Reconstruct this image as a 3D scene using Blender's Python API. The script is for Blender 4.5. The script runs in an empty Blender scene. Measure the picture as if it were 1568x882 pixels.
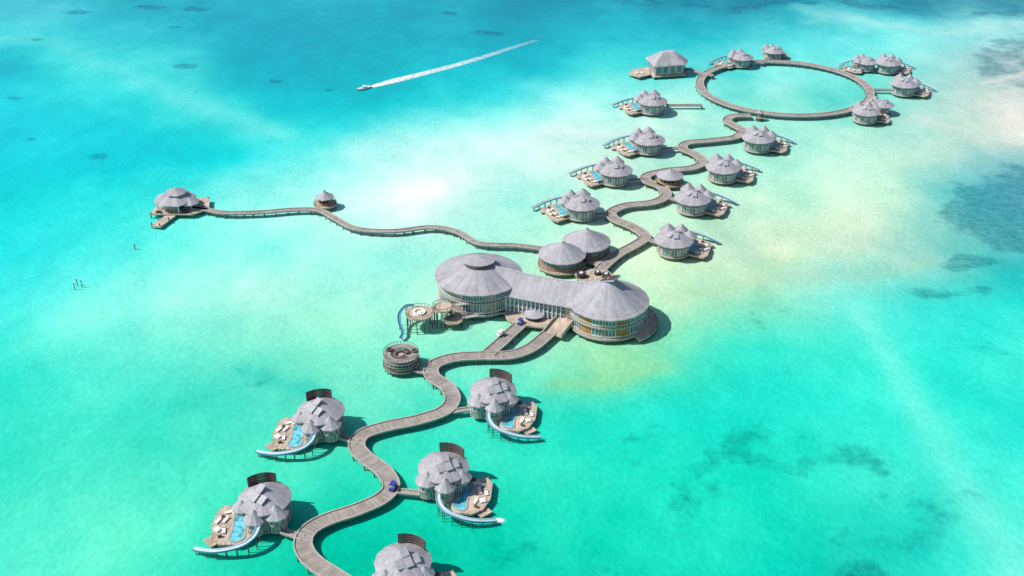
import bpy, bmesh, math, random
import numpy as np
from mathutils import Vector, Matrix, Euler
random.seed(4)
scene=bpy.context.scene
# ------------------------------------------------------------------ survey
F=1681.0; CP=math.radians(30); H=185.0
sc,cc=math.sin(CP),math.cos(CP)
def G(u,v,z=0.0):
    """aerial-survey reading -> metres on the horizontal plane at height z"""
    b=(441-v)/F; a=(u-784)/F
    t=(H-z)/(sc-b*cc)
    return Vector((a*t, t*(cc+b*sc), z))
# ------------------------------------------------------------------ materials
class NT:
    def __init__(s,name,rough=0.7,spec=0.3):
        s.m=bpy.data.materials.new(name); s.m.use_nodes=True
        s.t=s.m.node_tree; s.p=s.t.nodes['Principled BSDF']
        s.p.inputs['Roughness'].default_value=rough
        s.p.inputs['Specular IOR Level'].default_value=spec
    def n(s,typ,**k):
        x=s.t.nodes.new(typ)
        for a,b in k.items(): setattr(x,a,b)
        return x
    def l(s,a,b): s.t.links.new(a,b)
    def noise(s,vec,scale,detail=4,rough=0.55):
        x=s.n('ShaderNodeTexNoise'); x.inputs['Scale'].default_value=scale
        x.inputs['Detail'].default_value=detail; x.inputs['Roughness'].default_value=rough
        s.l(vec,x.inputs['Vector']); return x.outputs['Fac']
    def rng(s,val,a,b,c,d,smooth=False):
        x=s.n('ShaderNodeMapRange'); 
        if smooth: x.interpolation_type='SMOOTHSTEP'
        for i,q in enumerate((a,b,c,d)): x.inputs[i+1].default_value=q
        s.l(val,x.inputs[0]); return x.outputs[0]
    def math(s,op,a,b=None,clamp=False):
        x=s.n('ShaderNodeMath',operation=op); x.use_clamp=clamp
        for i,q in enumerate((a,b)):
            if q is None: continue
            if isinstance(q,(int,float)): x.inputs[i].default_value=q
            else: s.l(q,x.inputs[i])
        return x.outputs[0]
    def mix(s,fac,a,b,mode='MIX'):
        x=s.n('ShaderNodeMix',data_type='RGBA',blend_type=mode)
        for i,q in ((0,fac),(6,a),(7,b)):
            if isinstance(q,(int,float)): x.inputs[i].default_value=q
            elif isinstance(q,tuple): x.inputs[i].default_value=q
            else: s.l(q,x.inputs[i])
        return x.outputs[2]
    def scale_rgb(s,c,fac):
        x=s.n('ShaderNodeVectorMath',operation='SCALE')
        if isinstance(c,tuple): x.inputs[0].default_value=c[:3]
        else: s.l(c,x.inputs[0])
        s.l(fac,x.inputs['Scale']); return x.outputs[0]
def mat_plain(name,c,rough=0.6,spec=0.3,var=0.15,scale=1.2,metal=0):
    t=NT(name,rough,spec); tc=t.n('ShaderNodeTexCoord').outputs['Object']
    f=t.rng(t.noise(tc,scale,5),0.3,0.7,1-var,1+var)
    t.l(t.scale_rgb(c,f),t.p.inputs['Base Color']); t.p.inputs['Metallic'].default_value=metal
    return t.m
def mat_planks(name,c,pitch,axis='UVY',var=0.16,rough=0.75):
    t=NT(name,rough,0.2); T=t.n('ShaderNodeTexCoord'); src=T.outputs['UV'] if axis.startswith('UV') else T.outputs['Object']
    sp=t.n('ShaderNodeSeparateXYZ'); t.l(src,sp.inputs[0]); a=sp.outputs[{'X':0,'Y':1,'Z':2}[axis[-1]]]
    d=t.math('DIVIDE',a,pitch); fr=t.math('FRACT',d); fl=t.math('FLOOR',d)
    wn=t.n('ShaderNodeTexWhiteNoise',noise_dimensions='1D'); t.l(fl,wn.inputs['W'])
    gap=t.rng(fr,0.0,0.14,0.6,1.0)
    v1=t.rng(wn.outputs['Value'],0,1,1-var,1+var)
    v2=t.rng(t.noise(T.outputs['Object'],0.35,6),0.3,0.7,0.78,1.18)
    f=t.math('MULTIPLY',t.math('MULTIPLY',gap,v1),v2)
    t.l(t.scale_rgb(c,f),t.p.inputs['Base Color']); return t.m
def mat_roof(name,c):
    t=NT(name,0.62,0.3); T=t.n('ShaderNodeTexCoord'); sp=t.n('ShaderNodeSeparateXYZ'); t.l(T.outputs['UV'],sp.inputs[0])
    u,v=sp.outputs[0],sp.outputs[1]
    fu=t.math('ABSOLUTE',t.math('SUBTRACT',t.math('FRACT',u),0.5)); hip=t.rng(fu,0.44,0.5,1.0,0.66)
    seg=t.n('ShaderNodeTexWhiteNoise',noise_dimensions='1D'); t.l(t.math('FLOOR',u),seg.inputs['W'])
    cv=t.math('DIVIDE',v,0.45); course=t.rng(t.math('FRACT',cv),0,0.3,0.80,1.04)
    cm=t.n('ShaderNodeCombineXYZ'); t.l(t.math('FLOOR',t.math('MULTIPLY',u,9)),cm.inputs[0]); t.l(t.math('FLOOR',cv),cm.inputs[1])
    sh=t.n('ShaderNodeTexWhiteNoise',noise_dimensions='2D'); t.l(cm.outputs[0],sh.inputs['Vector'])
    big=t.rng(t.noise(T.outputs['Object'],0.3,6,0.65),0.3,0.7,0.84,1.14)
    f=t.math('MULTIPLY',t.math('MULTIPLY',hip,course),t.math('MULTIPLY',t.rng(sh.outputs['Value'],0,1,0.88,1.1),big))
    f=t.math('MULTIPLY',f,t.rng(seg.outputs['Value'],0,1,0.90,1.08))
    # weathering: a little warmer toward the eaves
    wz=t.rng(t.noise(T.outputs['Object'],0.5,4,0.6),0.45,0.65,0,.5)
    cA=t.mix(wz,c,(c[0]*1.0,c[1]*.95,c[2]*.86,1))
    t.l(t.scale_rgb(cA,f),t.p.inputs['Base Color']); return t.m
def mat_glass(name,c):
    t=NT(name,0.08,0.6); tc=t.n('ShaderNodeTexCoord').outputs['Object']
    f=t.rng(t.noise(tc,0.8,2),0.3,0.7,0.5,1.6); t.l(t.scale_rgb(c,f),t.p.inputs['Base Color']); return t.m
WALK=mat_planks('weathered_boardwalk_timber',(0.335,0.295,0.265,1),0.42,'UVY')
DECK=mat_planks('sun_deck_timber',(0.52,0.42,0.33,1),0.45,'OBX')
KERB=mat_plain('timber_kerb',(0.42,0.385,0.355,1),0.7)
PILE=mat_plain('timber_pile',(0.15,0.13,0.11,1),0.8,0.2,0.3)
ROOF=mat_roof('silver_shingle_roof',(0.385,0.375,0.41,1))
CAP=mat_plain('ridge_capping',(0.41,0.40,0.43,1),0.6)
WALLP=mat_planks('pale_board_wall',(0.45,0.39,0.33,1),0.5,'UVX')
WALLB=mat_planks('brown_board_wall',(0.42,0.235,0.115,1),0.6,'UVX')
DARK=mat_planks('dark_slats',(0.15,0.12,0.11,1),0.4,'OBX')
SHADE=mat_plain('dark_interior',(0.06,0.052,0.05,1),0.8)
GLASS=mat_glass('window_glass',(0.08,0.17,0.20,1))
WHITE=mat_plain('white_paint',(0.78,0.77,0.75,1),0.45,0.4,0.05)
CUSH=mat_plain('white_cushion',(0.80,0.76,0.72,1),0.9,0.1,0.06,3)
POOL=mat_glass('pool_water_blue',(0.12,0.46,0.55,1)); 
SLIDE=mat_plain('slide_pale_blue',(0.46,0.60,0.65,1),0.3,0.5,0.08)
SLIDED=mat_plain('slide_blue',(0.10,0.28,0.42,1),0.35,0.5,0.1)
BLUE=mat_plain('blue_vehicle_paint',(0.03,0.06,0.36,1),0.3,0.5,0.05)
RUB=mat_plain('rubber',(0.03,0.03,0.03,1),0.8)
# ------------------------------------------------------------------ mesh helper
class M:
    def __init__(s): s.v=[];s.f=[];s.uv=[]
    def add(s,vs,fs,uvs=None):
        o=len(s.v); s.v+= [tuple(q) for q in vs]
        for i,f in enumerate(fs):
            s.f.append([o+k for k in f])
            if uvs: s.uv.append(uvs[i])
            else: s.uv.append([(vs[k][0]+vs[k][1],vs[k][2]) for k in f])
    def arc(s,cx,cy,r0,r1,z0,z1,a0=0,a1=360,n=32):
        full=a1-a0>359.9; r0=max(r0,0.01); P=[];U=[]
        for i in range(n+1):
            a=math.radians(a0+(a1-a0)*i/n); c_,s_=math.cos(a),math.sin(a)
            for r,z in ((r0,z0),(r1,z0),(r1,z1),(r0,z1)):
                P.append((cx+r*c_,cy+r*s_,z)); U.append((a*r1,z))
        fs=[];us=[]
        for i in range(n):
            for k in range(4):
                q=[i*4+k,(i+1)*4+k,(i+1)*4+(k+1)%4,i*4+(k+1)%4]; fs.append(q)
                us.append([(P[j][0],P[j][1]) if k in(0,2) else U[j] for j in q])
        if not full:
            for b in (0,n*4): q=[b,b+1,b+2,b+3]; fs.append(q); us.append([U[j] for j in q])
        s.add(P,fs,us)
    def cone(s,cx,cy,R,z0,z1,n=16,p=1.15,rt=0.0,th=0.3,rings=6,off=0,ell=1.0):
        P=[];fs=[];us=[]
        rt=max(rt,0.004)
        for j in range(rings+1):
            t=1+(rt-1)*j/rings; hh=((1-t)/(1-rt))**p if rt<1 else 0
            for i in range(n):
                a=2*math.pi*(i+off)/n; P.append((cx+R*t*math.cos(a),cy+R*t*ell*math.sin(a),z0+(z1-z0)*hh))
        SL=math.hypot(R,z1-z0)
        for j in range(rings):
            for i in range(n):
                k=(i+1)%n; fs.append([j*n+i,j*n+k,(j+1)*n+k,(j+1)*n+i])
                v0=SL*j/rings; v1=SL*(j+1)/rings
                us.append([(i+.5,v0),(i+1.5,v0),(i+1.5,v1),(i+.5,v1)])
        o=len(P)
        for i in range(n):
            a=2*math.pi*(i+off)/n; P.append((cx+R*math.cos(a),cy+R*ell*math.sin(a),z0-th))
        P.append((cx,cy,z0-th+0.2)); P.append((cx,cy,z1))
        for i in range(n):
            k=(i+1)%n
            fs.append([i,k,o+k,o+i]); us.append([(.6,0.2)]*4)
            fs.append([o+i,o+k,o+n]); us.append([(.6,0.2)]*3)
            fs.append([rings*n+i,rings*n+k,o+n+1]); us.append([(.6,0.3)]*3)
        s.add(P,fs,us)
    def box(s,cx,cy,cz,sx,sy,sz,rot=0,mat=None):
        R=mat if mat else Matrix.Rotation(math.radians(rot),3,'Z')
        P=[]
        for z in(-.5,.5):
            for x,y in((-.5,-.5),(.5,-.5),(.5,.5),(-.5,.5)):
                P.append(Vector((cx,cy,cz))+R@Vector((x*sx,y*sy,z*sz)))
        s.add(P,[(0,3,2,1),(4,5,6,7),(0,1,5,4),(1,2,6,5),(2,3,7,6),(3,0,4,7)])
    def cyl(s,x,y,z0,z1,r,n=8,r2=None):
        r2=r if r2 is None else r2; P=[]
        for z,q in((z0,r),(z1,r2)):
            for i in range(n):
                a=2*math.pi*i/n; P.append((x+q*math.cos(a),y+q*math.sin(a),z))
        s.add(P,[(i,(i+1)%n,n+(i+1)%n,n+i) for i in range(n)]+[tuple(range(n,2*n)),tuple(reversed(range(n)))])
    def beam(s,a,b,w,h):
        a=Vector(a);b=Vector(b);d=b-a;L=d.length;q=d.to_track_quat('X','Z').to_matrix(); c_=(a+b)/2
        s.box(c_.x,c_.y,c_.z,L,w,h,mat=q)
    def poly(s,pts,z0,z1):
        n=len(pts);P=[(x,y,z0) for x,y in pts]+[(x,y,z1) for x,y in pts]
        fs=[tuple(range(n,2*n)),tuple(reversed(range(n)))]+[(i,(i+1)%n,n+(i+1)%n,n+i) for i in range(n)]
        us=[[(P[k][0],P[k][1]) for k in f] for f in fs]; s.add(P,fs,us)
    def sweep(s,pts,prof,closed=False,caps=True):
        n=len(pts);k=len(prof);P=[];U=[];L=0
        for i,p in enumerate(pts):
            a=pts[i-1] if (i or closed) else pts[i]; b=pts[(i+1)%n] if (i<n-1 or closed) else pts[i]
            d=(b-a); d.z=0; d.normalize(); nx=Vector((d.y,-d.x,0))
            if i: L+=(pts[i]-pts[i-1]).length
            for x,z in prof: P.append(p+nx*x+Vector((0,0,z))); U.append((x,L))
        fs=[];us=[]
        for i in range(n if closed else n-1):
            j=(i+1)%n
            for m in range(k):
                q=[i*k+m,i*k+(m+1)%k,j*k+(m+1)%k,j*k+m]; fs.append(q)
                uu=[U[t] for t in q]
                if j==0: uu[2]=(uu[2][0],L+1);uu[3]=(uu[3][0],L+1)
                us.append(uu)
        if not closed and caps:
            fs.append(list(range(k))); us.append([U[t] for t in range(k)])
            fs.append(list(range((n-1)*k,n*k))); us.append([U[t] for t in fs[-1]])
        s.add(P,fs,us)
    def mesh(s,name,mat,sx=1,sy=1):
        me=bpy.data.meshes.new(name)
        me.from_pydata([(x*sx,y*sy,z) for x,y,z in s.v],[],s.f)
        l=me.uv_layers.new(name='UVMap'); flat=[c_ for f in s.uv for q in f for c_ in q]
        l.data.foreach_set('uv',flat)
        bm=bmesh.new(); bm.from_mesh(me); bmesh.ops.recalc_face_normals(bm,faces=bm.faces); bm.to_mesh(me); bm.free()
        me.materials.append(mat); return me
    def obj(s,name,mat,parent=None):
        o=bpy.data.objects.new(name,s.mesh(name,mat)); scene.collection.objects.link(o)
        if parent: o.parent=parent; o.location=-parent.location
        return o
def empty(name,loc,rot=0):
    e=bpy.data.objects.new(name,None); e.location=Vector((loc[0],loc[1],0)); e.rotation_euler.z=math.radians(rot)
    e.empty_display_size=2; scene.collection.objects.link(e); return e
def spline(P,step=1.0,closed=False):
    P=[Vector(p) for p in P]; n=len(P); D=[]
    for i in range(n if closed else n-1):
        g=lambda k:P[k%n] if closed else P[max(0,min(n-1,k))]
        a,b,c_,d=g(i-1),g(i),g(i+1),g(i+2); m=max(2,int((c_-b).length/step*2))
        for j in range(m):
            t=j/m; D.append(0.5*((2*b)+(c_-a)*t+(2*a-5*b+4*c_-d)*t*t+(3*b-a-3*c_+d)*t**3))
    if not closed: D.append(P[-1])
    out=[D[0]];acc=0
    for i in range(1,len(D)):
        acc+=(D[i]-D[i-1]).length
        if acc>=step: out.append(D[i]);acc=0
    if not closed and (out[-1]-D[-1]).length>.2: out.append(D[-1])
    return out
# ------------------------------------------------------------------ boardwalks
WZ=1.9
def boardwalk(name,pts,w,closed=False,pile=4.0,kerb=True,smooth=True,step=1.0):
    P=spline(pts,step,closed) if smooth else [Vector(p) for p in pts]
    e=empty(name,P[len(P)//2])
    m=M(); h=w/2; m.sweep(P,[(-h,-.35),(h,-.35),(h,0),(-h,0)],closed); m.obj('planked_deck',WALK,e)
    if kerb:
        k=M()
        for sgn in(-1,1):
            a,b=sorted((sgn*(h-.30),sgn*(h+.05)))
            k.sweep(P,[(a,.004),(b,.004),(b,.30),(a,.30)],closed)
        k.obj('edge_kerbs',KERB,e)
    q=M(); acc=pile
    for i in range(1,len(P)):
        acc+=(P[i]-P[i-1]).length
        if acc>=pile:
            acc=0; d=(P[i]-P[i-1]);d.z=0;d.normalize(); nx=Vector((d.y,-d.x,0))
            for sgn in(-1,1):
                c_=P[i]+nx*sgn*(h-.2); q.cyl(c_.x,c_.y,-.6,P[i].z-.3,.19)
            a=P[i]+nx*(h+.1);b=P[i]-nx*(h+.1);a.z=b.z=P[i].z-.5; q.beam(a,b,.25,.28)
    q.obj('piles',PILE,e); return P
def pg(l,z=WZ): return [G(u,v,z) for u,v in l]
boardwalk('timber_boardwalk',pg([(548,905),(515,884),(487,866),(469,848),(464,828),(476,809),(505,794),(545,781),(583,764),(599,745),(588,722),(560,701),(546,683),(556,665),(592,653),(640,643),(680,629),(693,611),(684,592),(662,576),(664,559),(694,548),(735,545),(780,544),(812,533),(836,514),(852,498)]),4.5)
boardwalk('timber_boardwalk',pg([(748,541),(764,527),(782,510),(798,496)],WZ-.01),4.3)
boardwalk('timber_boardwalk',pg([(902,436),(920,412),(945,390),(974,374),(988,362),(970,348),(942,336),(936,325),(958,315),(1000,310),(1020,299),(1012,286),(990,277),(992,268),(1022,261),(1060,257),(1076,248),(1066,237),(1046,228),(1052,219),(1090,215),(1126,210),(1137,200),(1124,192),(1113,185),(1122,178),(1150,177)]),4.2)
pb,pt=G(1201,177,WZ),G(1201,95,WZ); pl,pr=G(1073,134,WZ),G(1329,134,WZ)
ccx=(pl.x+pr.x)/2; ccy=(pb.y+pt.y)/2+.5; rx=(pr.x-pl.x)/2; ry=(pt.y-pb.y)/2+.5
boardwalk('circular_boardwalk',[Vector((ccx+rx*math.cos(a),ccy+ry*math.sin(a),WZ-.015)) for a in np.linspace(0,2*math.pi,40,endpoint=False)],4.0,True)
boardwalk('jetty_boardwalk',pg([(290,317),(312,320),(345,326),(400,325),(450,321),(488,322),(512,334),(545,350),(600,354),(660,348),(700,355),(735,373),(790,376),(832,381)]),2.5,pile=3.2)
def link(pts,w=1.9): boardwalk('villa_footbridge',pg(pts,WZ-.02),w,smooth=False,pile=2.5)
# ------------------------------------------------------------------ villas
def in_poly(x,y,P):
    c_=False
    for i in range(len(P)):
        x1,y1=P[i];x2,y2=P[i-1]
        if (y1>y)!=(y2>y) and x<(x2-x1)*(y-y1)/(y2-y1)+x1: c_=not c_
    return c_
def villa_parts(sx,sy,tag):
    out=[]; far=sy<0
    def fin(m,n,mat): 
        if m.v: out.append((n,m.mesh(n+tag,mat,sx,sy)))
    # turrets: x,y,wall radius,roof radius,eave,apex
    if far: TU=[(-3.6,-4.4,2.1,3.1,7.0,9.7),(.9,-5.8,1.9,2.8,6.8,9.7),(4.6,-3.0,1.9,2.9,6.6,9.0)]; main=(0,.9,7.0,6.3,9.7)
    else:   TU=[(-3.9,-3.1,2.4,3.2,5.9,8.3),(.7,-5.2,2.1,2.8,5.5,8.2),(4.8,-2.3,1.7,2.5,6.1,8.2)]; main=(0,.6,6.6,7.0,10.4)
    r=M(); r.cone(main[0],main[1],main[2],main[3],main[4],14,1.05)
    for x,y,rw,rr,ze,za in TU: r.cone(x,y,rr,ze,za,9,1.05)
    fin(r,'shingle_roofs',ROOF)
    h=M()
    if not far:
        az=math.radians(-62); R=Matrix.Rotation(az,3,'Z')@Matrix.Rotation(math.radians(27),3,'Y'); 
        for lat,d,lift in((-1.9,2.4,.22),(0.1,2.9,.36),(2.1,2.4,.22),(0.1,.8,.55)):
            o=Vector((d*math.cos(az)-lat*math.sin(az),.6+d*math.sin(az)+lat*math.cos(az))); rr=math.hypot(o.x,o.y-.6)
            h.box(o.x,o.y,10.35-.50*rr+lift,2.3,1.8,.16,mat=R)
            h.box(o.x,o.y,10.12-.50*rr+lift,2.0,1.6,.3,mat=R)
    else:
        for az in(-62,62,118):
            a=math.radians(az); R=Matrix.Rotation(a,3,'Z')@Matrix.Rotation(math.radians(24),3,'Y'); h.box(2.4*math.cos(a),.9+2.4*math.sin(a),8.8,2.2,1.8,.2,mat=R)
    fin(h,'sliding_roof_panels',CAP)
    w=M(); w.arc(0,.3,5.0,5.5,1.4,main[3]+.2,n=28)
    for i,(x,y,rw,rr,ze,za) in enumerate(TU): w.arc(x,y,rw-.3,rw,(1.4 if i<2 else 4.6),ze+.1,n=20)
    fin(w,'board_walls',WALLP)
    g=M();fr=M()
    arcs=((-62,-38),(-34,-8),(-4,22),(190,205),(215,228),(75,100),(120,150)) if not far else ((-34,-8),(-4,22),(30,50),(62,84),(96,118),(130,150),(190,205))
    for a0,a1 in arcs:
        for z0,z1 in((2.1,4.3),(4.95,6.2)):
            g.arc(0,.3,5.5,5.56,z0,z1,a0,a1,5)
            k=max(2,int((a1-a0)/8))
            for j in range(k+1):
                a=math.radians(a0+(a1-a0)*j/k); fr.box(5.58*math.cos(a),.3+5.58*math.sin(a),(z0+z1)/2,.12,.14,z1-z0+.15,math.degrees(a))
    T0,T1=TU[0],TU[1]
    for (cx,cy,rr),z0,z1,L in((T0[:3],4.2,5.4,(200,235,270)),(T1[:3],3.9,5.0,(230,275,320)),(T0[:3],2.0,3.4,(215,285))):
        for a0 in L:
            g.arc(cx,cy,rr,rr+.05,z0,z1,a0,a0+20,3)
            for a in(a0,a0+20):
                q=math.radians(a); fr.box(cx+(rr+.06)*math.cos(q),cy+(rr+.06)*math.sin(q),(z0+z1)/2,.1,.1,z1-z0+.1,a)
    fin(g,'windows',GLASS); fin(fr,'window_frames',WHITE)
    b=M(); b.arc(0,.3,0,6.1,1.25,1.6,n=28); b.arc(0,.3,5.5,6.0,4.5,4.75,n=28); b.arc(T0[0],T0[1],T0[2],T0[2]+.25,3.7,3.95,n=20); b.arc(T1[0],T1[1],T1[2],T1[2]+.25,3.3,3.55,n=18); fin(b,'floor_bands',KERB)
    l=M()
    if not far:
        for i in range(34):
            a=math.radians(32+i*2.1); l.box(6.0*math.cos(a),.3+6.0*math.sin(a),8.8,.12,.19,3.0,math.degrees(a))
        for z in(7.4,8.1,8.9,9.6,10.3): l.arc(0,.3,5.8,5.9,z-.13,z+.13,31,103,14)
    fin(l,'slatted_screen',DARK)
    D=[(2,-2),(5,1.8),(11.2,2.4),(12.4,0),(12.0,-5.5),(10.2,-9.6),(7.5,-11.4),(3.6,-10.8),(1.4,-8.8),(.6,-6)]
    d=M(); d.poly(D,1.4,1.9)
    d.poly([(8,-9.5),(10.6,-7.5),(12.6,-9.5),(9.8,-11.8)],.9,1.15); fin(d,'sun_deck',DECK)
    Pp=[(5.6,-.6),(7.6,-.9),(7.0,-3.6),(6.2,-6.4),(6.0,-9.6),(3.9,-9.9),(2.6,-8.3),(3.2,-6.2),(4.2,-3.2)]
    PS=[(p.x,p.y) for p in spline([(x,y,0) for x,y in Pp],.5,True)]
    p=M(); p.poly(PS,1.5,1.98); fin(p,'pool_water',POOL)
    rim=M(); rim.sweep([Vector((x,y,1.9)) for x,y in PS],[(-.16,.0),(.16,.0),(.16,.18),(-.16,.18)],True); fin(rim,'pool_rim',KERB)
    S=spline([(.2,-5.0,5.6),(-.9,-7.6,5.0),(-.6,-10.0,4.2),(1.2,-12.2,3.5),(4.2,-13.4,2.8),(7.8,-13.9,2.1),(11.5,-13.4,1.5),(13.6,-12.8,1.2)],.6)
    s_=M(); s_.sweep(S,[(-.55,.4),(-.42,.05),(0,-.08),(.42,.05),(.55,.4),(.48,.4),(.36,.12),(0,.02),(-.36,.12),(-.48,.4)]); fin(s_,'water_slide',SLIDE)
    s2=M(); s2.sweep(S,[(.57,.35),(.65,.35),(.65,-.12),(.57,-.12)]); s2.sweep(S,[(-.65,.35),(-.57,.35),(-.57,-.12),(-.65,-.12)]); fin(s2,'slide_side_panels',SLIDED)
    q=M()
    for i in range(3,len(S),4):
        for o in(-.5,.5): q.cyl(S[i].x+o*.3,S[i].y+o,-.6,S[i].z-.1,.11,6)
        q.beam((S[i].x-.2,S[i].y-.7,S[i].z-.3),(S[i].x+.2,S[i].y+.7,S[i].z-.3),.14,.14)
    for i in range(9):
        for j in range(9):
            x=-5.2+i*2.2;y=-11+j*2.1
            if in_poly(x,y,D) or (x*x+y*y<31): q.cyl(x,y,-.6,1.5,.2,6)
    fin(q,'piles',PILE)
    f=M()
    for bx,by,ro in((9.2,-3.2,15),(10.9,-3.8,15),(8.2,-6.9,-20),(9.4,-.4,60)):
        R=Matrix.Rotation(math.radians(ro),3,'Z'); f.box(bx,by,2.2,.8,1.8,.26,ro)
        o=R@Vector((0,.95,0)); f.box(bx+o.x,by+o.y,2.45,.8,.22,.7,ro)
    f.cyl(7.9,-.2,1.9,2.4,.6,14); f.box(10,-6.6,2.15,1.5,1.5,.4,20); fin(f,'sunbeds',CUSH)
    t=M(); t.cyl(10.2,-2.0,1.9,2.5,.4,12); t.box(8.4,-8.9,2.3,1.0,.5,.6,-30); t.box(6.9,1.2,2.4,2.2,.5,.9,5); fin(t,'deck_furniture',DARK)
    rl=M(); edge=D[1:8]
    for i in range(len(edge)-1):
        a=Vector((*edge[i],1.9));c_=Vector((*edge[i+1],1.9)); n=int((c_-a).length/1.8)+1
        for j in range(n): k=a.lerp(c_,j/n); rl.cyl(k.x,k.y,1.9,2.35,.07,5)
    fin(rl,'edge_posts',KERB)
    return out
VAR={}
def villa(u,v,kind,rot=0,s=1.0):
    sx,sy={'B':(1,1),'A':(-1,1),'R':(1,-1),'L':(-1,-1)}[kind]
    if kind not in VAR: VAR[kind]=villa_parts(sx,sy,'_'+kind)
    p=G(u,v,7); e=empty('overwater_villa',p,rot); e.scale=(s,s,s)
    for n,me in VAR[kind]:
        o=bpy.data.objects.new(n,me); o.parent=e; scene.collection.objects.link(o)
villa(679,717,'B',0); villa(755,599,'B',-2); villa(617,863,'B',3)
villa(404,765,'A',-8); villa(490,631,'A',-12)
for u,v,r_ in((889,307,28),(941,256,24),(992,210,31)): villa(u,v,'L',r_)
villa(998,151,'L',22); villa(1135,82,'L',35,.85)
for u,v,r_ in((1033,362,-22),(1062,299,-26),(1108,252,-19),(1162,207,-23)): villa(u,v,'R',r_)
villa(1185,71,'R',10,.75)
villa(1327,88,'L',50,.8); villa(1361,91,'R',-25,.9); villa(1386,124,'R',-30,.95); villa(1327,165,'R',-15,.9); villa(1350,152,'L',60,.75)
for l in ([(606,752),(650,756)],[(694,630),(722,626)],[(520,668),(548,678)],[(432,813),(464,824)],
          [(905,330),(936,327)],[(960,277),(990,274)],[(1015,228),(1048,226)],[(1020,161),(1075,161)],
          [(995,368),(1020,375)],[(1018,302),(1045,308)],[(1074,250),(1100,262)],[(1130,205),(1150,217)],
          [(1165,97),(1178,88)],[(1305,103),(1325,100)],[(1330,137),(1378,138)],[(1300,164),(1318,172)],[(1040,103),(1092,116)]): link(l)
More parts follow.
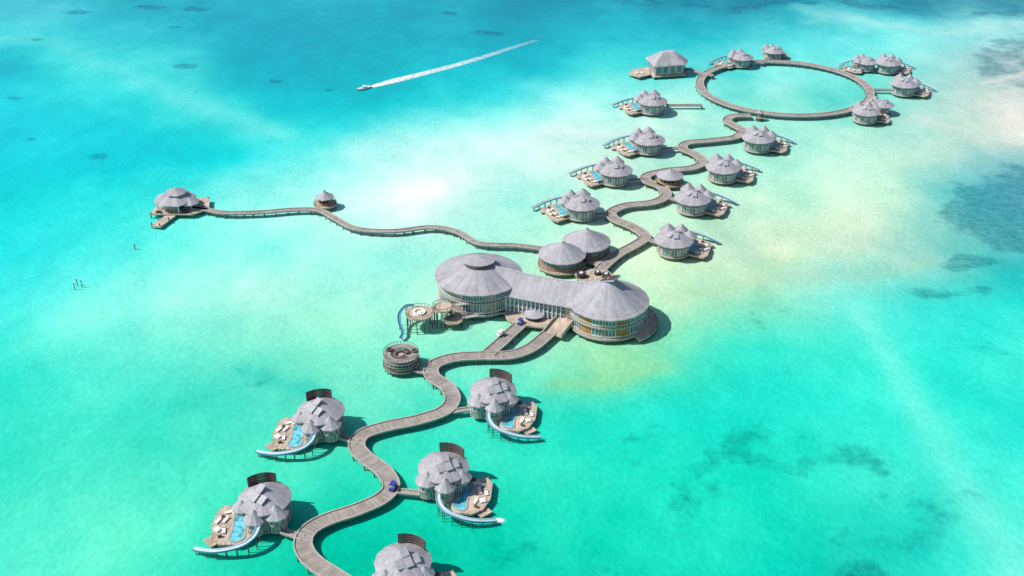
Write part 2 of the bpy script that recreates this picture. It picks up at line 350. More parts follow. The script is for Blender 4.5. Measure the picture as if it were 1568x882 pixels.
# ------------------------------------------------------------------ restaurant
def restaurant():
    cL=G(733,419,10); cR=G(931,458,9.2)
    e=empty('overwater_restaurant',(cL+cR)/2)
    roof=M();cap=M();walls=M();wb=M();gl=M();fr=M();bands=M();dk=M();pl_=M();lv=M();sh=M()
    def drum(c_,R,ze,za,rw,zb,n,matw,boards):
        roof.cone(c_.x,c_.y,R,ze,za,n,1.12,rt=.12,th=.35,rings=9)
        matw.arc(c_.x,c_.y,rw-.4,rw,zb,ze+.6,n=48)
        zm=(zb+ze)/2+.3
        bands.arc(c_.x,c_.y,0,rw+1.0,zb-.5,zb,n=48)
        bands.arc(c_.x,c_.y,rw,rw+.8,zm-.35,zm,n=48)
        for k in range(boards):
            a0=360*k/boards+2; a1=360*(k+1)/boards-2
            if k%3==2:
                continue
            for z0,z1 in((zb+.8,zm-.7),(zm+.4,ze-.3)):
                gl.arc(c_.x,c_.y,rw,rw+.06,z0,z1,a0,a1,3)
                for j in range(4):
                    a=math.radians(a0+(a1-a0)*j/3); fr.box(c_.x+(rw+.1)*math.cos(a),c_.y+(rw+.1)*math.sin(a),(z0+z1)/2,.14,.16,z1-z0+.2,math.degrees(a))
                fr.arc(c_.x,c_.y,rw+.065,rw+.16,z1-.05,z1+.15,a0,a1,3); fr.arc(c_.x,c_.y,rw+.065,rw+.16,z0-.15,z0+.02,a0,a1,3)
        for zr in(zm,zb):
            for k in range(72):
                a=math.radians(k*5); rr=rw+(.72 if zr==zm else .92); fr.box(c_.x+rr*math.cos(a),c_.y+rr*math.sin(a),zr+.5,.07,.07,1.0,k*5)
            fr.arc(c_.x,c_.y,rw+(.67 if zr==zm else .87),rw+(.77 if zr==zm else .97),zr+.98,zr+1.08,n=48)
        for k in range(26):
            a=math.radians(k*360/26); pl_.cyl(c_.x+(rw+.3)*math.cos(a),c_.y+(rw+.3)*math.sin(a),-.6,zb-.4,.28)
        for k in range(12):
            a=math.radians(k*30); pl_.cyl(c_.x+rw*.6*math.cos(a),c_.y+rw*.6*math.sin(a),-.6,zb-.4,.3)
    drum(cL,14.5,10,15.2,12.6,2.0,22,walls,22)
    drum(cR,13.1,9.2,16.2,11.8,2.0,20,wb,18)
    lv.arc(cL.x,cL.y,2.4,4.8,14.1,15.1,n=24); roof.cone(cL.x,cL.y,5.4,15.1,16.3,18,1.0,rt=.1,th=.25,rings=3,ell=.8)
    q=Matrix.Rotation(math.radians(-35),3,'Z')@Matrix.Rotation(math.radians(-22),3,'Y')
    cap.box(cR.x+.3,cR.y,16.5,5.4,4.2,.5,mat=q)
    for k in range(7):
        o=q@Vector((-2.3+k*.77,0,.35)); lv.box(cR.x+.3+o.x,cR.y+o.y,16.5+o.z,.35,3.8,.2,mat=q)
    cap.cone(cR.x,cR.y,2.4,15.4,17.0,12,1.0)
    d=(cR-cL); d.z=0; L=d.length; d.normalize(); nrm=Vector((d.y,-d.x,0))
    n=16; W=7.6; P=[];fs=[];us=[]
    prof=[(-W,8.4),(-W*.5,10.9),(0,13.9),(W*.5,10.9),(W,8.4),(W,8.05),(-W,8.05)]
    a0,a1=6,L-5
    for i in range(n+1):
        t=i/n; s_=a0+(a1-a0)*t; sag=-.8*math.sin(math.pi*t); c_=cL+d*s_
        for k,(x,z) in enumerate(prof):
            o=c_+nrm*x; P.append((o.x,o.y,z+(sag if k==2 else sag*.4)))
    for i in range(n):
        for k in range(7):
            j=(k+1)%7; fs.append([i*7+k,(i+1)*7+k,(i+1)*7+j,i*7+j]); us.append([(i+.5,k*4.6),(i+1.5,k*4.6),(i+1.5,k*4.6+4.6),(i+.5,k*4.6+4.6)])
    roof.add(P,fs,us)
    ang=math.degrees(math.atan2(d.y,d.x))
    cap.sweep([Vector((*(cL+d*(a0+(a1-a0)*i/n)).xy,13.92-.8*math.sin(math.pi*i/n))) for i in range(n+1)],[(-.35,-.1),(0,.18),(.35,-.1)])
    mid=cL+d*L/2
    walls.box(mid.x,mid.y,4.9,L-16,W*2-2.4,5.8,ang)
    bands.box(mid.x,mid.y,1.75,L-10,W*2+1.0,.5,ang)
    nb=14
    for k in range(nb):
        s_=12+(L-24)*(k+.5)/nb; o=cL+d*s_+nrm*(W-1.2+.06); wv=(L-24)/nb
        gl.box(o.x,o.y,5.2,wv-.35,.1,5.0,ang)
        for dz in(2.7,4.5,6.3,7.7): fr.box(o.x+nrm.x*.09,o.y+nrm.y*.09,dz,wv-.36,.1,.13,ang)
        o2=cL+d*(12+(L-24)*k/nb)+nrm*(W-1.0); fr.box(o2.x,o2.y,5.0,.32,.35,6.0,ang)
    tf=[G(772,480,2),G(870,490,2),G(862,505,2),G(835,502,2),G(806,499,2),G(778,492,2)]
    dk.poly([(p.x,p.y) for p in tf],1.6,2.12)
    tr=[G(880,420,2),G(905,412,2),G(930,414,2),G(948,428,2),G(905,452,2)]
    dk.poly([(p.x,p.y) for p in tr],1.6,2.1)
    dk.arc(cR.x+2.2,cR.y-.2,10.5,14.0,1.3,1.7,-60,60,20)
    for a in range(-60,61,10):
        r_=math.radians(a); pl_.cyl(cR.x+2.2+13.7*math.cos(r_),cR.y-.2+13.7*math.sin(r_),-.6,2.7,.13)
    for u,v in((784,494),(800,497),(820,499),(840,500),(858,503),(868,492),(885,424),(905,416),(925,418),(940,428)):
        p=G(u,v,2); pl_.cyl(p.x,p.y,-.6,1.7,.25)
    for u,v,r_,hh in((806,481,1.1,1.0),(842,486,1.1,.9),(890,424,1.6,1.6),(915,420,1.2,1.0),(928,424,1.4,1.3)):
        p=G(u,v,2.1); sh.arc(p.x,p.y,r_*.55,r_,2.12,2.12+hh,n=14); fr.cyl(p.x,p.y,2.12,2.3+hh,r_*.4,12)
    p=G(818,486,2.1); cap.cone(p.x,p.y,3.4,3.6,4.6,14,1,th=.2); sh.arc(p.x,p.y,1.6,2.8,2.12,3.5,n=14)
    roof.obj('shingle_roofs',ROOF,e);cap.obj('ridge_caps',CAP,e);walls.obj('pale_walls',WALLP,e);wb.obj('timber_walls',WALLB,e)
    gl.obj('windows',GLASS,e);fr.obj('window_frames_and_rails',WHITE,e);bands.obj('floor_bands',KERB,e);dk.obj('terraces',DECK,e)
    pl_.obj('piles',PILE,e);lv.obj('roof_louvres',DARK,e);sh.obj('court_furniture',SHADE,e)
    P=spline([G(846,512,1.92),G(858,497,2.6),G(868,487,3.6)],1.0)
    e2=empty('entrance_ramp',P[0]); m=M(); m.sweep(P,[(-3.2,-.5),(3.2,-.5),(3.2,0),(-3.2,0)]); m.obj('ramp_deck',DECK,e2)
    k=M()
    for s_ in(-3.2,2.9): k.sweep(P,[(s_,.004),(s_+.3,.004),(s_+.3,.95),(s_,.95)])
    k.obj('ramp_parapets',KERB,e2)
restaurant()
def railing(m,cx,cy,r,z,a0=0,a1=360,step=12,h=1.0):
    a=a0
    while a<=a1: q=math.radians(a); m.cyl(cx+r*math.cos(q),cy+r*math.sin(q),z,z+h,.06,5); a+=step
    m.arc(cx,cy,r-.06,r+.06,z+h-.06,z+h+.04,a0,a1,30)
def slide_tower():
    c_=G(642,479,5.6); e=empty('slide_platform',c_); d=M();p=M();w=M();s_=M();st=M()
    d.arc(c_.x,c_.y,0,4.4,5.2,5.6,n=28); c2=G(678,470,6.2); d.arc(c2.x,c2.y,0,3.2,5.8,6.2,n=24); c3=G(694,489,2.6); d.arc(c3.x,c3.y,0,3.0,2.2,2.6,n=24)
    for q,r_,z in((c_,4.0,5.3),(c2,2.9,5.9),(c3,2.7,2.3)):
        for k in range(11): a=k*2*math.pi/11; p.cyl(q.x+r_*math.cos(a),q.y+r_*math.sin(a),-.6,z,.16)
        railing(p,q.x,q.y,r_+.3,z+.3)
        for k in range(5):
            a=k*1.2566; b=a+1.2566; p.beam((q.x+r_*math.cos(a),q.y+r_*math.sin(a),.6),(q.x+r_*math.cos(b),q.y+r_*math.sin(b),z-.4),.1,.1)
    w.arc(c_.x,c_.y,1.4,2.0,5.6,6.2,n=20); w.cyl(c_.x,c_.y,5.6,6.0,.8,14)
    P=spline([Vector((c_.x-2,c_.y+4,5.7)),Vector((c_.x-4.5,c_.y+4.2,5.4)),Vector((c_.x-6.4,c_.y+1.0,4.2)),Vector((c_.x-6.0,c_.y-2.5,2.8)),Vector((c_.x-4.8,c_.y-5.6,1.6)),Vector((c_.x-5.4,c_.y-8.0,1.0))],.7)
    s_.sweep(P,[(-.5,.45),(-.38,.0),(.38,.0),(.5,.45),(.42,.45),(.3,.12),(-.3,.12),(-.42,.45)])
    for i in range(3,len(P),4): p.cyl(P[i].x,P[i].y,-.6,P[i].z,.12)
    for a,b in(((c_.x+4,c_.y+.5,5.5),(c2.x-3,c2.y,6.1)),((c2.x+1,c2.y-3,6.0),(c3.x,c3.y+2.8,2.5)),((c3.x+2.5,c3.y+1,2.5),(c3.x+8,c3.y+3,2.4)),((c2.x+2.5,c2.y+1,6.1),(c2.x+9,c2.y+2.5,6.3))):
        st.beam(a,b,1.6,.2)
        for o in(-.8,.8):
            st.beam((a[0],a[1]+o,a[2]+1),(b[0],b[1]+o,b[2]+1),.1,.1)
    d.obj('round_decks',DECK,e);p.obj('piles_and_rails',PILE,e);w.obj('round_seating',CUSH,e);s_.obj('slide_chute',SLIDED,e);st.obj('stairs',KERB,e)
slide_tower()
def view_deck():
    c_=G(614,541,5.4); e=empty('circular_viewing_deck',c_); d=M();p=M();s_=M();w=M()
    d.arc(c_.x,c_.y,3.1,5.3,5.1,5.4,n=32); d.arc(c_.x,c_.y,0,3.0,4.2,4.5,n=24); d.arc(c_.x,c_.y,4.2,5.3,3.2,3.5,n=32); d.arc(c_.x,c_.y,0,5.6,1.6,1.95,n=32)
    for k in range(18):
        a=k*math.pi/9; p.cyl(c_.x+5.0*math.cos(a),c_.y+5.0*math.sin(a),-.6,5.2,.16)
    for k in range(9):
        a=k*2*math.pi/9; p.cyl(c_.x+2.8*math.cos(a),c_.y+2.8*math.sin(a),-.6,4.3,.16)
    railing(p,c_.x,c_.y,5.2,5.4); railing(p,c_.x,c_.y,5.5,1.95); railing(w,c_.x,c_.y,5.25,3.5)
    w.arc(c_.x,c_.y,5.15,5.3,4.3,4.7,n=32); w.arc(c_.x,c_.y,5.2,5.35,2.5,2.8,n=32)
    s_.arc(c_.x,c_.y,1.5,2.6,4.5,5.2,20,330,20); s_.arc(c_.x+3.9,c_.y+1,.5,1.0,5.4,6.0,n=12); s_.arc(c_.x-3.6,c_.y+1.6,.5,1.0,5.4,6.0,n=12)
    w.cyl(c_.x,c_.y,4.5,5.1,.8,12)
    d.obj('tiers',WALK,e);p.obj('piles',PILE,e);s_.obj('seating',DARK,e);w.obj('rails',KERB,e)
view_deck(); link([(636,566),(656,570)],2.4)
def pavilion(name,u,v,R,ze,za,closed=True,deck=1.0,n=16,cap=True):
    c_=G(u,v,ze); e=empty(name,c_); r=M();w=M();g=M();f=M();d=M();p=M();s_=M()
    r.cone(c_.x,c_.y,R,ze,za,n,1.12,th=.28)
    if cap: f.cone(c_.x,c_.y,.5,za-.1,za+.5,8,1.0)
    rw=R-1.2; zb=1.9
    if closed:
        w.arc(c_.x,c_.y,rw-.3,rw,zb,zb+1.1,n=36); w.arc(c_.x,c_.y,rw-.3,rw,ze-.6,ze+.4,n=36)
        g.arc(c_.x,c_.y,rw-.2,rw-.1,zb+1.1,ze-.6,n=36)
    else:
        w.arc(c_.x,c_.y,rw-.3,rw,zb,zb+.9,30,330,n=30); s_.arc(c_.x,c_.y,0,rw*.5,zb,zb+1.1,n=16)
    k=int(rw*4)
    for i in range(k): a=2*math.pi*i/k; f.box(c_.x+(rw-.02)*math.cos(a),c_.y+(rw-.02)*math.sin(a),(zb+ze)/2,.16,.16,ze-zb,math.degrees(a))
    d.arc(c_.x,c_.y,0,R+deck,1.5,1.9,n=36)
    for i in range(16): a=2*math.pi*i/16; p.cyl(c_.x+(R+deck-.5)*math.cos(a),c_.y+(R+deck-.5)*math.sin(a),-.6,1.6,.2)
    railing(p,c_.x,c_.y,R+deck-.2,1.9,0,348,9,.8)
    r.obj('shingle_roof',ROOF,e);f.obj('posts',KERB,e);d.obj('deck',DECK,e);p.obj('piles',PILE,e)
    if w.v:w.obj('walls',WALLB,e)
    if g.v:g.obj('windows',GLASS,e)
    if s_.v:s_.obj('counter',SHADE,e)
    return e,c_
pavilion('round_pavilion',861,388,8.3,5.6,10.2,True,.2,18)
pavilion('round_pavilion',898,369,8.6,5.8,10.9,True,-.2,18)
def court():
    e=empty('pavilion_terrace',G(900,395,1.9)); m=M(); m.poly([(p.x,p.y) for p in (G(868,405,1.8),G(925,398,1.8),G(940,390,1.8),G(930,380,1.8),G(880,380,1.8))],1.4,1.8); m.obj('deck',DECK,e)
    q=M()
    for u,v in((878,404),(895,402),(912,400),(928,396)):
        p=G(u,v,1.8); q.cyl(p.x,p.y,-.6,1.5,.2)
    q.obj('piles',PILE,e)
    s_=M()
    for u,v in((888,398),(905,396),(922,391)): p=G(u,v,1.8); s_.arc(p.x,p.y,.6,1.2,1.8,2.6,n=12)
    s_.obj('bar_stools_and_tables',SHADE,e)
court(); link([(905,400),(925,408)],3)
pavilion('round_pavilion',1026,268,5.4,4.6,7.0,False,.4,14)
pavilion('jetty_hut',497,301,3.7,4.8,7.3,False,.8,8)
pavilion('guard_hut',1164,172,1.6,4.0,5.2,True,.4,8)
def jetty_head():
    c_=G(268,303,5.4); e=empty('arrival_jetty_pavilion',c_); r=M();w=M();d=M();p=M();f=M();s_=M()
    r.cone(c_.x,c_.y,8.0,5.2,8.0,8,1.0,rt=.25,ell=.95,off=.5); r.cone(c_.x+.5,c_.y+.3,4.2,7.8,9.5,8,1.0,off=.5); r.cone(c_.x+6.0,c_.y-1.8,3.6,4.6,6.6,8,1.0,off=.5)
    for i in range(8):
        a=2*math.pi*(i+.5)/8; x,y=c_.x+7.0*math.cos(a),c_.y+6.6*math.sin(a); f.cyl(x,y,1.9,5.2,.2); p.cyl(x,y,-.6,1.6,.25)
    w.arc(c_.x,c_.y,4.4,4.7,1.9,5.0,60,300,20)
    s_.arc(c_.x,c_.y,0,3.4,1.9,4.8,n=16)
    d.poly([(c_.x-8.4,c_.y-7),(c_.x+8,c_.y-7.2),(c_.x+13,c_.y-2),(c_.x+11,c_.y+7.5),(c_.x-6.5,c_.y+8)],1.5,1.9)
    d.poly([(c_.x-5.6,c_.y-15.5),(c_.x-1.6,c_.y-16.5),(c_.x+1.5,c_.y-7.1),(c_.x-2.5,c_.y-7.1)],.9,1.4)
    for x,y in((-8,-6.5),(-4,-6.5),(0,-6.5),(4,-6.5),(7.6,-6.8),(12,-2),(10.5,7),(4,7.5),(-6,7.5),(-5.3,-15),(-2,-16),(-4,-11),(0,-11)): p.cyl(c_.x+x,c_.y+y,-.6,2.5,.24)
    s_.box(c_.x+5,c_.y-5.5,2.4,2.4,1,.9); s_.box(c_.x-5,c_.y-5.8,2.3,2,.9,.8)
    r.obj('hipped_roof',ROOF,e);w.obj('screen_walls',WALLP,e);d.obj('deck',DECK,e);p.obj('piles',PILE,e);f.obj('posts',WHITE,e);s_.obj('interior',SHADE,e)
jetty_head()
def big_villa():
    c_=G(1022,92,7); e=empty('hipped_roof_villa',c_); r=M();w=M();g=M();d=M();p=M();f=M()
    R=Matrix.Rotation(math.radians(18),3,'Z')
    ring=[[(-a,-b*.8),(a*.55,-b),(a,-b*.3),(a,b*.6),(a*.2,b),(-a*.85,b*.8)] for a,b,z in((10.5,9,0),(3.5,1.6,0))]
    o=[R@Vector((x,y,0)) for x,y in ring[0]]; i_=[R@Vector((x,y,0)) for x,y in ring[1]]
    V=[(c_.x+q.x,c_.y+q.y,6.4) for q in o]+[(c_.x+q.x,c_.y+q.y,6.8) for q in o]+[(c_.x+q.x,c_.y+q.y,11.6) for q in i_]
    fs=[];us=[]
    for k in range(6):
        j=(k+1)%6
        fs.append([k,j,6+j,6+k]);us.append([(.5,.3)]*4)
        fs.append([6+k,6+j,12+j,12+k]);us.append([(k*3+.5,0),(k*3+3.5,0),(k*3+2.6,9),(k*3+1.4,9)])
    fs+= [list(range(12,18)),list(range(6))]; us+=[[(.6,.3)]*6]*2
    r.add(V,fs,us)
    wl=[(c_.x+q.x*.86,c_.y+q.y*.86) for q in o]; w.poly(wl,1.6,6.6)
    for k in range(6):
        a=Vector((*wl[k],0));b=Vector((*wl[(k+1)%6],0)); n=4; ang=math.degrees(math.atan2(b.y-a.y,b.x-a.x)); L=(b-a).length/n
        nn=Vector((b.y-a.y,a.x-b.x,0)).normalized()
        for m in range(n):
            q=a.lerp(b,(m+.5)/n)+nn*.04; g.box(q.x,q.y,4.3,L*.66,.12,2.6,ang)
            q=a.lerp(b,(m+.5)/n+.38/n)+nn*.08; f.box(q.x,q.y,4.3,.2,.16,2.9,ang)
    d.poly([(c_.x-9,c_.y-7),(c_.x-15,c_.y-11),(c_.x-20,c_.y-6),(c_.x-17,c_.y+1),(c_.x-8,c_.y+5)],1.4,1.9)
    d.poly([(c_.x+q.x*1.02,c_.y+q.y*1.02) for q in o],1.2,1.58)
    for x,y in((-15,-10.5),(-19,-6),(-16.5,0),(-11,-8),(-9,0)): p.cyl(c_.x+x,c_.y+y,-.6,1.5,.22)
    for q in o: p.cyl(c_.x+q.x*.95,c_.y+q.y*.95,-.6,1.3,.25)
    for x in(-13,-15.5): f.box(c_.x+x,c_.y-5,2.2,1,2,.4,20)
    r.obj('hipped_roof',ROOF,e);w.obj('walls',WALLP,e);g.obj('windows',GLASS,e);d.obj('deck',DECK,e);p.obj('piles',PILE,e);f.obj('frames_and_loungers',WHITE,e)
big_villa()
# ------------------------------------------------------------------ vehicles
def buggy(u,v,rot,paint,sc_=1.15):
    c_=G(u,v,WZ); e=empty('golf_buggy',c_,rot); e.location.z=WZ
    def part(m,n,mat): 
        o=bpy.data.objects.new(n,m.mesh(n,mat)); scene.collection.objects.link(o); o.parent=e
    b=M(); b.box(0,0,.55,2.6,1.25,.3); b.box(1.05,0,.8,.6,1.15,.35); b.box(-.95,0,.75,.7,1.2,.3); part(b,'body',paint)
    r=M(); r.box(0,0,1.95,2.1,1.35,.08); part(r,'canopy',paint)
    s_=M(); s_.box(-.1,0,.85,.5,1.1,.15); s_.box(-.4,0,1.15,.12,1.1,.5); part(s_,'seats',CUSH)
    p=M()
    for x in(-.95,.85):
        for y in(-.6,.6): p.cyl(x,y,.7,1.92,.04,6)
    part(p,'canopy_posts',WHITE)
    w=M()
    for x in(-.85,.9):
        for y in(-.62,.62):
            P=[]
            for yy in(-.1,.1):
                for i in range(12): a=i*math.pi/6; P.append((x+.28*math.cos(a),y+yy,.28+.28*math.sin(a)))
            w.add(P,[(i,(i+1)%12,12+(i+1)%12,12+i) for i in range(12)]+[tuple(range(12)),tuple(range(12,24))])
    part(w,'wheels',RUB); e.scale=(sc_,)*3
buggy(602,749,70,BLUE,1.0); buggy(766,514,50,WHITE,.95); buggy(797,496,60,BLUE,.9)
def boat():
    c_=G(557,136,.2); rot=math.degrees(math.atan2(G(557,136).y-G(600,124).y,G(557,136).x-G(600,124).x))
    e=empty('speedboat',c_,rot)
    m=M(); st=[(-5,1.4),(-2,1.5),(1,1.45),(3,1.05),(4.4,.5),(5.2,.05)]; P=[];k=len(st)
    for x,w in st:
        P+=[(x,-w,1.0+.04*(x+5)),(x,-w*.7,.1),(x,0,-.3),(x,w*.7,.1),(x,w,1.0+.04*(x+5))]
    fs=[(i*5+j,i*5+j+1,(i+1)*5+j+1,(i+1)*5+j) for i in range(k-1) for j in range(4)]+[(0,1,2,3,4)]
    fs+=[(i*5,(i+1)*5,(i+1)*5+4,i*5+4) for i in range(k-1)]; m.add(P,fs)
    def part(m,n,mat): 
        o=bpy.data.objects.new(n,m.mesh(n,mat)); scene.collection.objects.link(o); o.parent=e
    part(m,'hull',WHITE); q=M(); q.box(-.5,0,2.1,2.6,1.8,.1); 
    part(q,'canopy',WHITE); g=M(); g.box(.6,0,1.5,.1,1.8,.7); g.box(-5.2,0,1,.4,.9,1.1); part(g,'windscreen_and_outboard',SHADE)
    p=M()
    for x in(-1.6,.6):
        for y in(-.8,.8): p.cyl(x,y,1,2.1,.05,6)
    part(p,'canopy_posts',WHITE); e.scale=(.8,.8,.8)
boat()
def foam_mat():
    t=NT('foam',0.8,0.2); T=t.n('ShaderNodeTexCoord'); sp=t.n('ShaderNodeSeparateXYZ'); t.l(T.outputs['UV'],sp.inputs[0])
    n=t.noise(T.outputs['Object'],.45,6,.7)
    ax=t.math('ABSOLUTE',sp.outputs[0]); e_=t.rng(ax,.3,1.0,1,0,True)
    rid=t.rng(ax,0,.35,.8,1.0); fade=t.rng(sp.outputs[1],0,1,1.0,.12)
    a=t.math('MULTIPLY',t.math('MULTIPLY',e_,rid),fade); a=t.math('MULTIPLY',a,t.rng(n,.3,.62,.15,1.5),clamp=True)
    t.p.inputs['Base Color'].default_value=(.88,.92,.91,1); t.l(a,t.p.inputs['Alpha']); return t.m
FOAM=foam_mat()
def wake():
    P=spline([G(u,v,.04) for u,v in((552,137),(575,131),(610,122),(650,112),(700,99),(750,84),(790,71),(822,61))],2)
    V=[];fs=[];us=[];n=len(P);X=(-1,-.6,-.3,0,.3,.6,1)
    for i,p in enumerate(P):
        d=(P[min(i+1,n-1)]-P[max(i-1,0)]).normalized();nx=Vector((d.y,-d.x,0)); t=i/(n-1); w=1.2+3.0*min(1,t*7)-2.0*t
        for x in X: V.append(p+nx*x*w)
    for i in range(n-1):
        for j in range(6):
            fs.append([i*7+j,i*7+j+1,i*7+8+j,i*7+7+j]); a,b=i/(n-1),(i+1)/(n-1)
            us.append([(X[j],a),(X[j+1],a),(X[j+1],b),(X[j],b)])
    m=M();m.add(V,fs,us);m.obj('boat_wake',FOAM)
wake()
def splash(u,v,r):
    c_=G(u,v,.04); V=[(c_.x,c_.y,.04)];fs=[];us=[];n=20
    for i in range(n): a=2*math.pi*i/n; V.append((c_.x+r*1.6*math.cos(a),c_.y+r*math.sin(a),.04))
    for i in range(n): fs.append((0,1+i,1+(i+1)%n)); us.append([(0,.1),(1,.1),(1,.1)])
    m=M();m.add(V,fs,us);m.obj('splash_foam',FOAM)
splash(764,797,1.3)
def markers():
    for u,v,w in((115,444,0),(126,440,1),(119,438,0)):
        c_=G(u,v); e=empty('channel_marker_post',c_); m=M(); m.cyl(c_.x,c_.y,-.5,2.8,.14); m.obj('post',PILE,e)
        k=M(); k.box(c_.x,c_.y,2.5,.7,.12,.7) ; k.obj('board',WHITE,e)
    c_=G(207,382); e=empty('mooring_post',c_); m=M(); m.cyl(c_.x,c_.y,-.5,1.8,.18); m.cyl(c_.x,c_.y,1.8,2.0,.26); m.obj('post',PILE,e)
markers()
# ------------------------------------------------------------------ lagoon
rs=np.random.RandomState(7); TAB=rs.rand(256,256)
def vn(x,y):
    xi=np.floor(x).astype(int);yi=np.floor(y).astype(int);fx=x-xi;fy=y-yi
    fx=fx*fx*(3-2*fx);fy=fy*fy*(3-2*fy)
    t=lambda a,b:TAB[a%256,b%256]
    return (t(xi,yi)*(1-fx)+t(xi+1,yi)*fx)*(1-fy)+(t(xi,yi+1)*(1-fx)+t(xi+1,yi+1)*fx)*fy
def fbm(x,y,o=5,g=.5):
    s_=0;a=1;w=0
    for i in range(o): s_=s_+a*vn(x*2**i+17.3*i,y*2**i+9.1*i);w+=a;a*=g
    return s_/w
CPTS="""0,0,60,195,208|200,0,20,178,192|400,0,0,174,192|600,0,0,166,184|800,0,0,156,175|1000,0,0,150,170|1200,0,10,144,163|1400,0,20,144,163|1568,0,35,140,160
0,50,60,212,215|150,50,45,200,210|300,50,0,174,192|500,50,0,172,190|700,50,0,172,188|850,50,0,175,190|1000,45,10,182,195|1200,45,65,210,212|1350,35,105,222,220|1480,40,150,228,222|1568,40,140,215,212
0,100,5,195,205|100,100,50,218,215|200,100,60,218,215|400,100,0,180,195|600,100,0,183,195|800,100,0,186,198|940,100,55,216,212|1200,135,140,235,218|1130,150,120,230,212|1270,150,110,225,208|1480,105,150,200,195|1568,100,165,195,192
0,150,0,205,215|200,150,30,213,213|300,150,70,220,213|400,150,0,196,203|600,150,0,195,202|740,150,60,220,218|880,150,155,243,230|1050,150,170,240,222|1430,140,170,222,208|1568,160,200,218,208
0,200,0,203,213|200,200,0,206,212|380,195,60,218,213|500,200,40,218,215|680,200,145,243,232|850,200,205,246,232|1000,195,190,240,220|1300,210,178,238,214|1480,200,205,230,210|1568,200,215,225,210
0,250,5,212,218|200,250,0,210,215|350,250,20,220,218|500,250,120,238,228|650,245,200,248,236|780,245,205,250,234|1150,260,178,240,212|1300,260,188,240,212|1430,260,175,225,206|1540,260,105,185,190
0,300,20,222,220|200,290,50,230,223|350,290,125,243,231|500,290,170,249,233|630,290,222,250,238|780,310,188,250,228|1200,310,188,238,206|1360,310,188,234,206|1470,310,100,198,196|1568,320,90,184,188
0,380,30,226,222|200,380,105,245,228|400,380,142,247,226|600,400,172,250,226|1150,380,205,236,200|1300,370,198,230,200|1430,400,130,212,195|1568,400,75,194,190
0,450,70,236,225|200,450,140,249,228|400,450,178,250,226|600,450,178,249,222|1050,450,186,236,194|1180,450,142,224,188|1280,450,130,232,208|1450,460,60,222,205|1568,460,45,220,203
0,530,65,232,210|200,530,115,240,212|400,520,150,242,210|540,520,148,242,205|800,570,88,225,192|960,560,130,220,168|1100,530,75,230,198|1300,540,55,233,204|1568,540,55,233,208
0,610,55,227,200|200,610,82,232,202|400,600,66,215,186|560,610,112,232,198|850,620,45,220,188|1000,620,40,222,192|1300,620,45,231,204|1568,620,55,233,208
0,710,66,227,195|200,710,84,232,197|350,700,74,227,190|600,700,56,225,188|900,720,28,220,184|1200,710,34,225,192|1400,710,50,227,200|1568,710,60,233,208
0,800,76,232,198|200,800,80,232,194|540,820,12,205,170|900,800,10,212,177|1200,800,22,219,185|1400,800,38,214,188
0,882,84,235,200|200,882,70,230,190|400,882,5,202,166|700,882,8,200,165|1000,882,5,210,175|1200,882,12,210,180|1320,882,20,196,172|1450,882,46,225,200|1568,882,95,240,212"""
cp=np.array([[float(k) for k in q.split(',')] for q in CPTS.replace('\n','|').split('|')])
WGAIN=.80
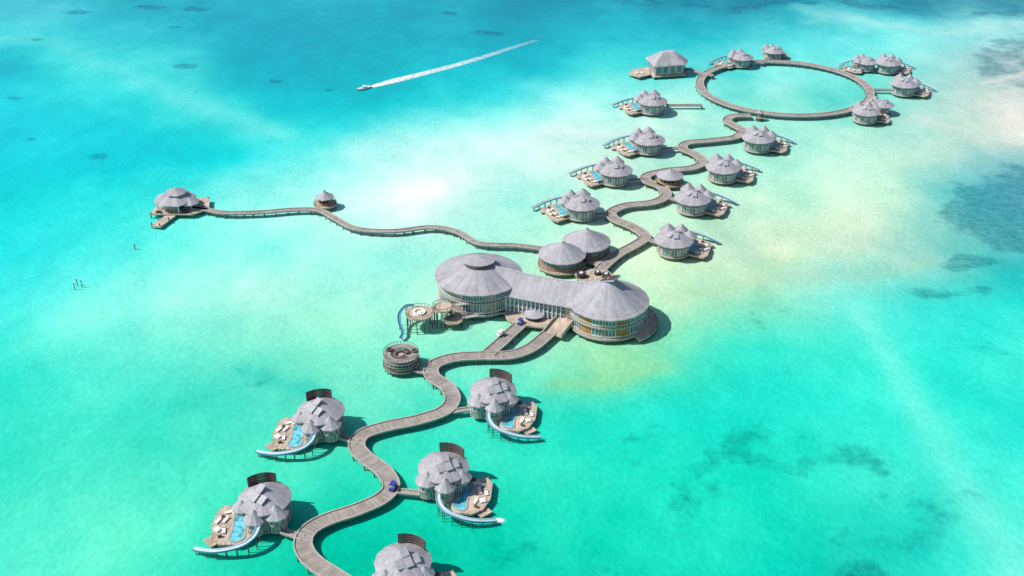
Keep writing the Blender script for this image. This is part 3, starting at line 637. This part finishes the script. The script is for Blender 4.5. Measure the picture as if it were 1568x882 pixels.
def lagoon():
    xs=np.concatenate([[-6000,-2500,-1100,-650],np.linspace(-430,430,580),[650,1100,2500,6000]])
    ys=np.concatenate([[-2500,-500,0,90],np.linspace(150,800,440),[900,1100,1500,2500,5000,9000]])
    X,Y=np.meshgrid(xs,ys); x=X.ravel();y=Y.ravel(); nx,ny=len(xs),len(ys)
    yy=np.maximum(y,60); dep=yy*cc+H*sc
    U=784+F*x/dep; V=441-F*(yy*sc-H*cc)/dep
    wx=(fbm(x/60,y/60)-.5); wy=(fbm(x/60+40,y/60+11)-.5); w2=fbm(x/14+3,y/14+5)-.5; w3=fbm(x/14+33,y/14+15)-.5
    Uw=np.clip(U+wx*110+w2*24,-150,1720); Vw=np.clip(V+wy*46+w3*10,-60,960)
    kx,ky=1.0,1.9
    def ker(d2): return np.sqrt(d2+900)
    A=ker(((cp[:,None,0]-cp[None,:,0])*kx)**2+((cp[:,None,1]-cp[None,:,1])*ky)**2)
    n=len(cp); B=np.zeros((n+1,n+1));B[:n,:n]=A+np.eye(n)*4;B[:n,n]=1;B[n,:n]=1
    W=np.linalg.solve(B,np.vstack([cp[:,2:5],np.zeros((1,3))]))
    C=np.zeros((len(x),3))
    for i in range(0,len(x),40000):
        s_=slice(i,i+40000); D=ker(((Uw[s_,None]-cp[None,:,0])*kx)**2+((Vw[s_,None]-cp[None,:,1])*ky)**2); C[s_]=D@W[:n]+W[n]
    def stroke(pts,w0,w1,colr,amt,uu=Uw,vv=Vw,asp=2.0):
        best=np.full(len(x),9e9);tt=np.zeros(len(x)); N=len(pts)-1
        for k in range(N):
            a=np.array(pts[k],float);b=np.array(pts[k+1],float);d=b-a; dd=np.array([d[0],d[1]*asp]);L=dd@dd
            px=uu-a[0];py=(vv-a[1])*asp; t=np.clip((px*dd[0]+py*dd[1])/L,0,1); ds=np.hypot(px-t*dd[0],py-t*dd[1])
            m=ds<best; best[m]=ds[m];tt[m]=((k+t)/N)[m]
        w=w0+(w1-w0)*tt; f=np.exp(-(best/w)**2)*amt
        C[:]=C*(1-f[:,None])+np.array(colr)*f[:,None]
    stroke([(-20,60),(80,66),(150,95),(240,135),(330,170),(430,205)],16,24,(110,228,222),.42)
    stroke([(0,130),(120,150),(260,190)],14,14,(60,215,215),.3)
    stroke([(1275,415),(1370,560),(1450,700),(1560,880)],12,42,(140,244,224),.5,U+wx*14,V+wy*8,1.0)
    stroke([(560,240),(640,225),(760,232)],30,30,(205,247,238),.35); stroke([(600,300),(650,290),(680,262)],20,20,(230,249,241),.5)
    stroke([(820,210),(900,200),(960,190)],24,20,(225,246,236),.5)
    stroke([(1240,22),(1400,50),(1568,44)],20,16,(190,240,232),.5)
    stroke([(1400,175),(1480,205),(1600,205)],14,26,(226,232,218),.6); stroke([(1490,132),(1560,125)],8,10,(225,232,222),.6)
    stroke([(380,570),(450,590),(520,605)],20,16,(40,196,178),.5)
    stroke([(870,575),(960,578),(1010,560)],26,20,(140,212,150),.55)
    stroke([(1060,350),(1180,420),(1330,420),(1420,395)],30,20,(165,212,185),.45)
    stroke([(1020,450),(1100,440),(1190,400)],16,20,(190,226,180),.55)
    stroke([(1100,600),(1260,560),(1330,520)],30,30,(45,215,195),.35)
    m1=(fbm(x/34+8,y/50+2,5,.6)-.5); m2=(fbm(x/9+50,y/13+20,4,.6)-.5)
    C+=m1[:,None]*np.array([80,34,28])+m2[:,None]*np.array([26,14,12])
    R=np.zeros(len(x))
    def blob(u,v,a,b,s_,uu=Uw,vv=Vw): 
        nonlocal R; d=((uu-u)/a)**2+((vv-v)/b)**2; R=np.maximum(R,s_*np.exp(-d**2))
    blob(1560,325,140,84,1.0,U+wx*50,V+wy*30);blob(1490,400,70,14,.8); blob(1530,100,80,60,.72);blob(1440,60,60,26,.45)
    blob(1560,20,120,12,.75);blob(1250,4,200,10,.7);blob(950,5,200,8,.65)
    for u,v,a,b in((228,10,34,5),(300,12,26,5),(262,43,14,3),(281,101,30,5),(158,240,26,8),(428,125,12,3),(745,49,36,5),(20,150,20,4),(60,62,14,3),(505,139,12,3),(48,212,12,3),(690,20,20,3),(120,20,30,5)): blob(u,v,a,b,.92,U+wx*25,V+wy*10)
    blob(1320,868,60,26,.8);blob(1470,765,60,22,.7);blob(1380,790,150,70,.6);blob(1120,690,260,70,.52);blob(1470,440,90,14,.7);blob(1300,700,160,60,.56);blob(860,860,260,50,.5);blob(1510,540,60,60,.55)
    blob(430,590,80,14,.6);blob(1350,268,60,14,.5);blob(1060,770,120,50,.55);blob(1200,480,160,30,.45)
    C=np.clip(C,0,253)/255.; lin=np.where(C<=.04045,C/12.92,((C+.055)/1.055)**2.4)
    me=bpy.data.meshes.new('lagoon_water'); 
    co=np.stack([x,y,np.zeros_like(x)],1)
    me.vertices.add(len(x)); me.vertices.foreach_set('co',co.ravel())
    i=np.arange(nx-1)[None,:]+np.arange(ny-1)[:,None]*nx; q=np.stack([i,i+1,i+1+nx,i+nx],-1).reshape(-1,4)
    me.loops.add(q.size); me.loops.foreach_set('vertex_index',q.ravel().astype(np.int32)); me.polygons.add(len(q))
    me.polygons.foreach_set('loop_start',np.arange(0,q.size,4).astype(np.int32)); me.polygons.foreach_set('loop_total',np.full(len(q),4,np.int32)); me.update(calc_edges=True)
    a=me.attributes.new('shoal','FLOAT_COLOR','POINT'); a.data.foreach_set('color',np.concatenate([lin,np.ones((len(x),1))],1).astype(np.float32).ravel())
    b=me.attributes.new('reef','FLOAT','POINT'); b.data.foreach_set('value',R.astype(np.float32))
    t=NT('lagoon_water',0.25,0.14); t.p.inputs['IOR'].default_value=1.33
    tc=t.n('ShaderNodeTexCoord').outputs['Object']
    at=t.n('ShaderNodeAttribute'); at.attribute_name='shoal'; rf=t.n('ShaderNodeAttribute'); rf.attribute_name='reef'
    n1=t.noise(tc,.055,8,.66); thr=t.math('SUBTRACT',n1,t.math('SUBTRACT',.74,t.math('MULTIPLY',rf.outputs['Fac'],.45)))
    f=t.math('MULTIPLY',thr,8.0,clamp=True); n2=t.rng(t.noise(tc,.30,5,.7),.3,.7,.3,1.0); f=t.math('MULTIPLY',t.math('MULTIPLY',f,n2),.9)
    c0=t.mix(f,at.outputs['Color'],t.mix(1.0,at.outputs['Color'],(.22,.44,.52,1),'MULTIPLY'))
    mp=t.n('ShaderNodeMapping'); mp.inputs['Rotation'].default_value=(0,0,.5); mp.inputs['Scale'].default_value=(1,.55,1); t.l(tc,mp.inputs[0])
    rp=t.noise(mp.outputs[0],.8,4,.6); rp2=t.noise(mp.outputs[0],.16,5,.6)
    g=t.math('MULTIPLY',t.rng(rp,.3,.7,.89,1.09),t.rng(rp2,.3,.7,.95,1.05))  # bright and dark mottle of light refracted by ripples, painted into the water colour
    g=t.math('MULTIPLY',g,WGAIN)
    t.l(t.scale_rgb(c0,g),t.p.inputs['Base Color'])
    bp=t.n('ShaderNodeBump'); bp.inputs['Strength'].default_value=.28; bp.inputs['Distance'].default_value=.25
    t.l(t.noise(mp.outputs[0],.9,5,.6),bp.inputs['Height']); t.l(bp.outputs[0],t.p.inputs['Normal'])
    me.materials.append(t.m); o=bpy.data.objects.new('lagoon_water',me); scene.collection.objects.link(o)
lagoon()
# ------------------------------------------------------------------ light, sky, camera
w=bpy.data.worlds.new("World"); scene.world=w; w.use_nodes=True; nt=w.node_tree
sky=nt.nodes.new('ShaderNodeTexSky'); sky.sky_type='NISHITA'; sky.sun_disc=False
EL=math.radians(50); sky.sun_elevation=EL; sky.sun_rotation=math.radians(264)
bg=nt.nodes['Background']; nt.links.new(sky.outputs[0],bg.inputs[0]); bg.inputs[1].default_value=.10
L=bpy.data.lights.new('sun','SUN'); L.energy=4.7; L.angle=math.radians(.5); L.color=(1,.965,.91)
lo=bpy.data.objects.new('sun',L); scene.collection.objects.link(lo)
lo.rotation_euler=Vector((math.cos(EL)*.99,math.cos(EL)*.1,-math.sin(EL))).to_track_quat('-Z','Y').to_euler()
cam=bpy.data.cameras.new('camera'); co_=bpy.data.objects.new('camera',cam); scene.collection.objects.link(co_)
co_.location=(0,0,H); co_.rotation_euler=(math.radians(60),0,0); cam.sensor_width=36; cam.lens=36*F/1568; cam.clip_start=1; cam.clip_end=20000
scene.camera=co_
scene.view_settings.view_transform='Standard'; scene.view_settings.look='None'; scene.view_settings.exposure=0
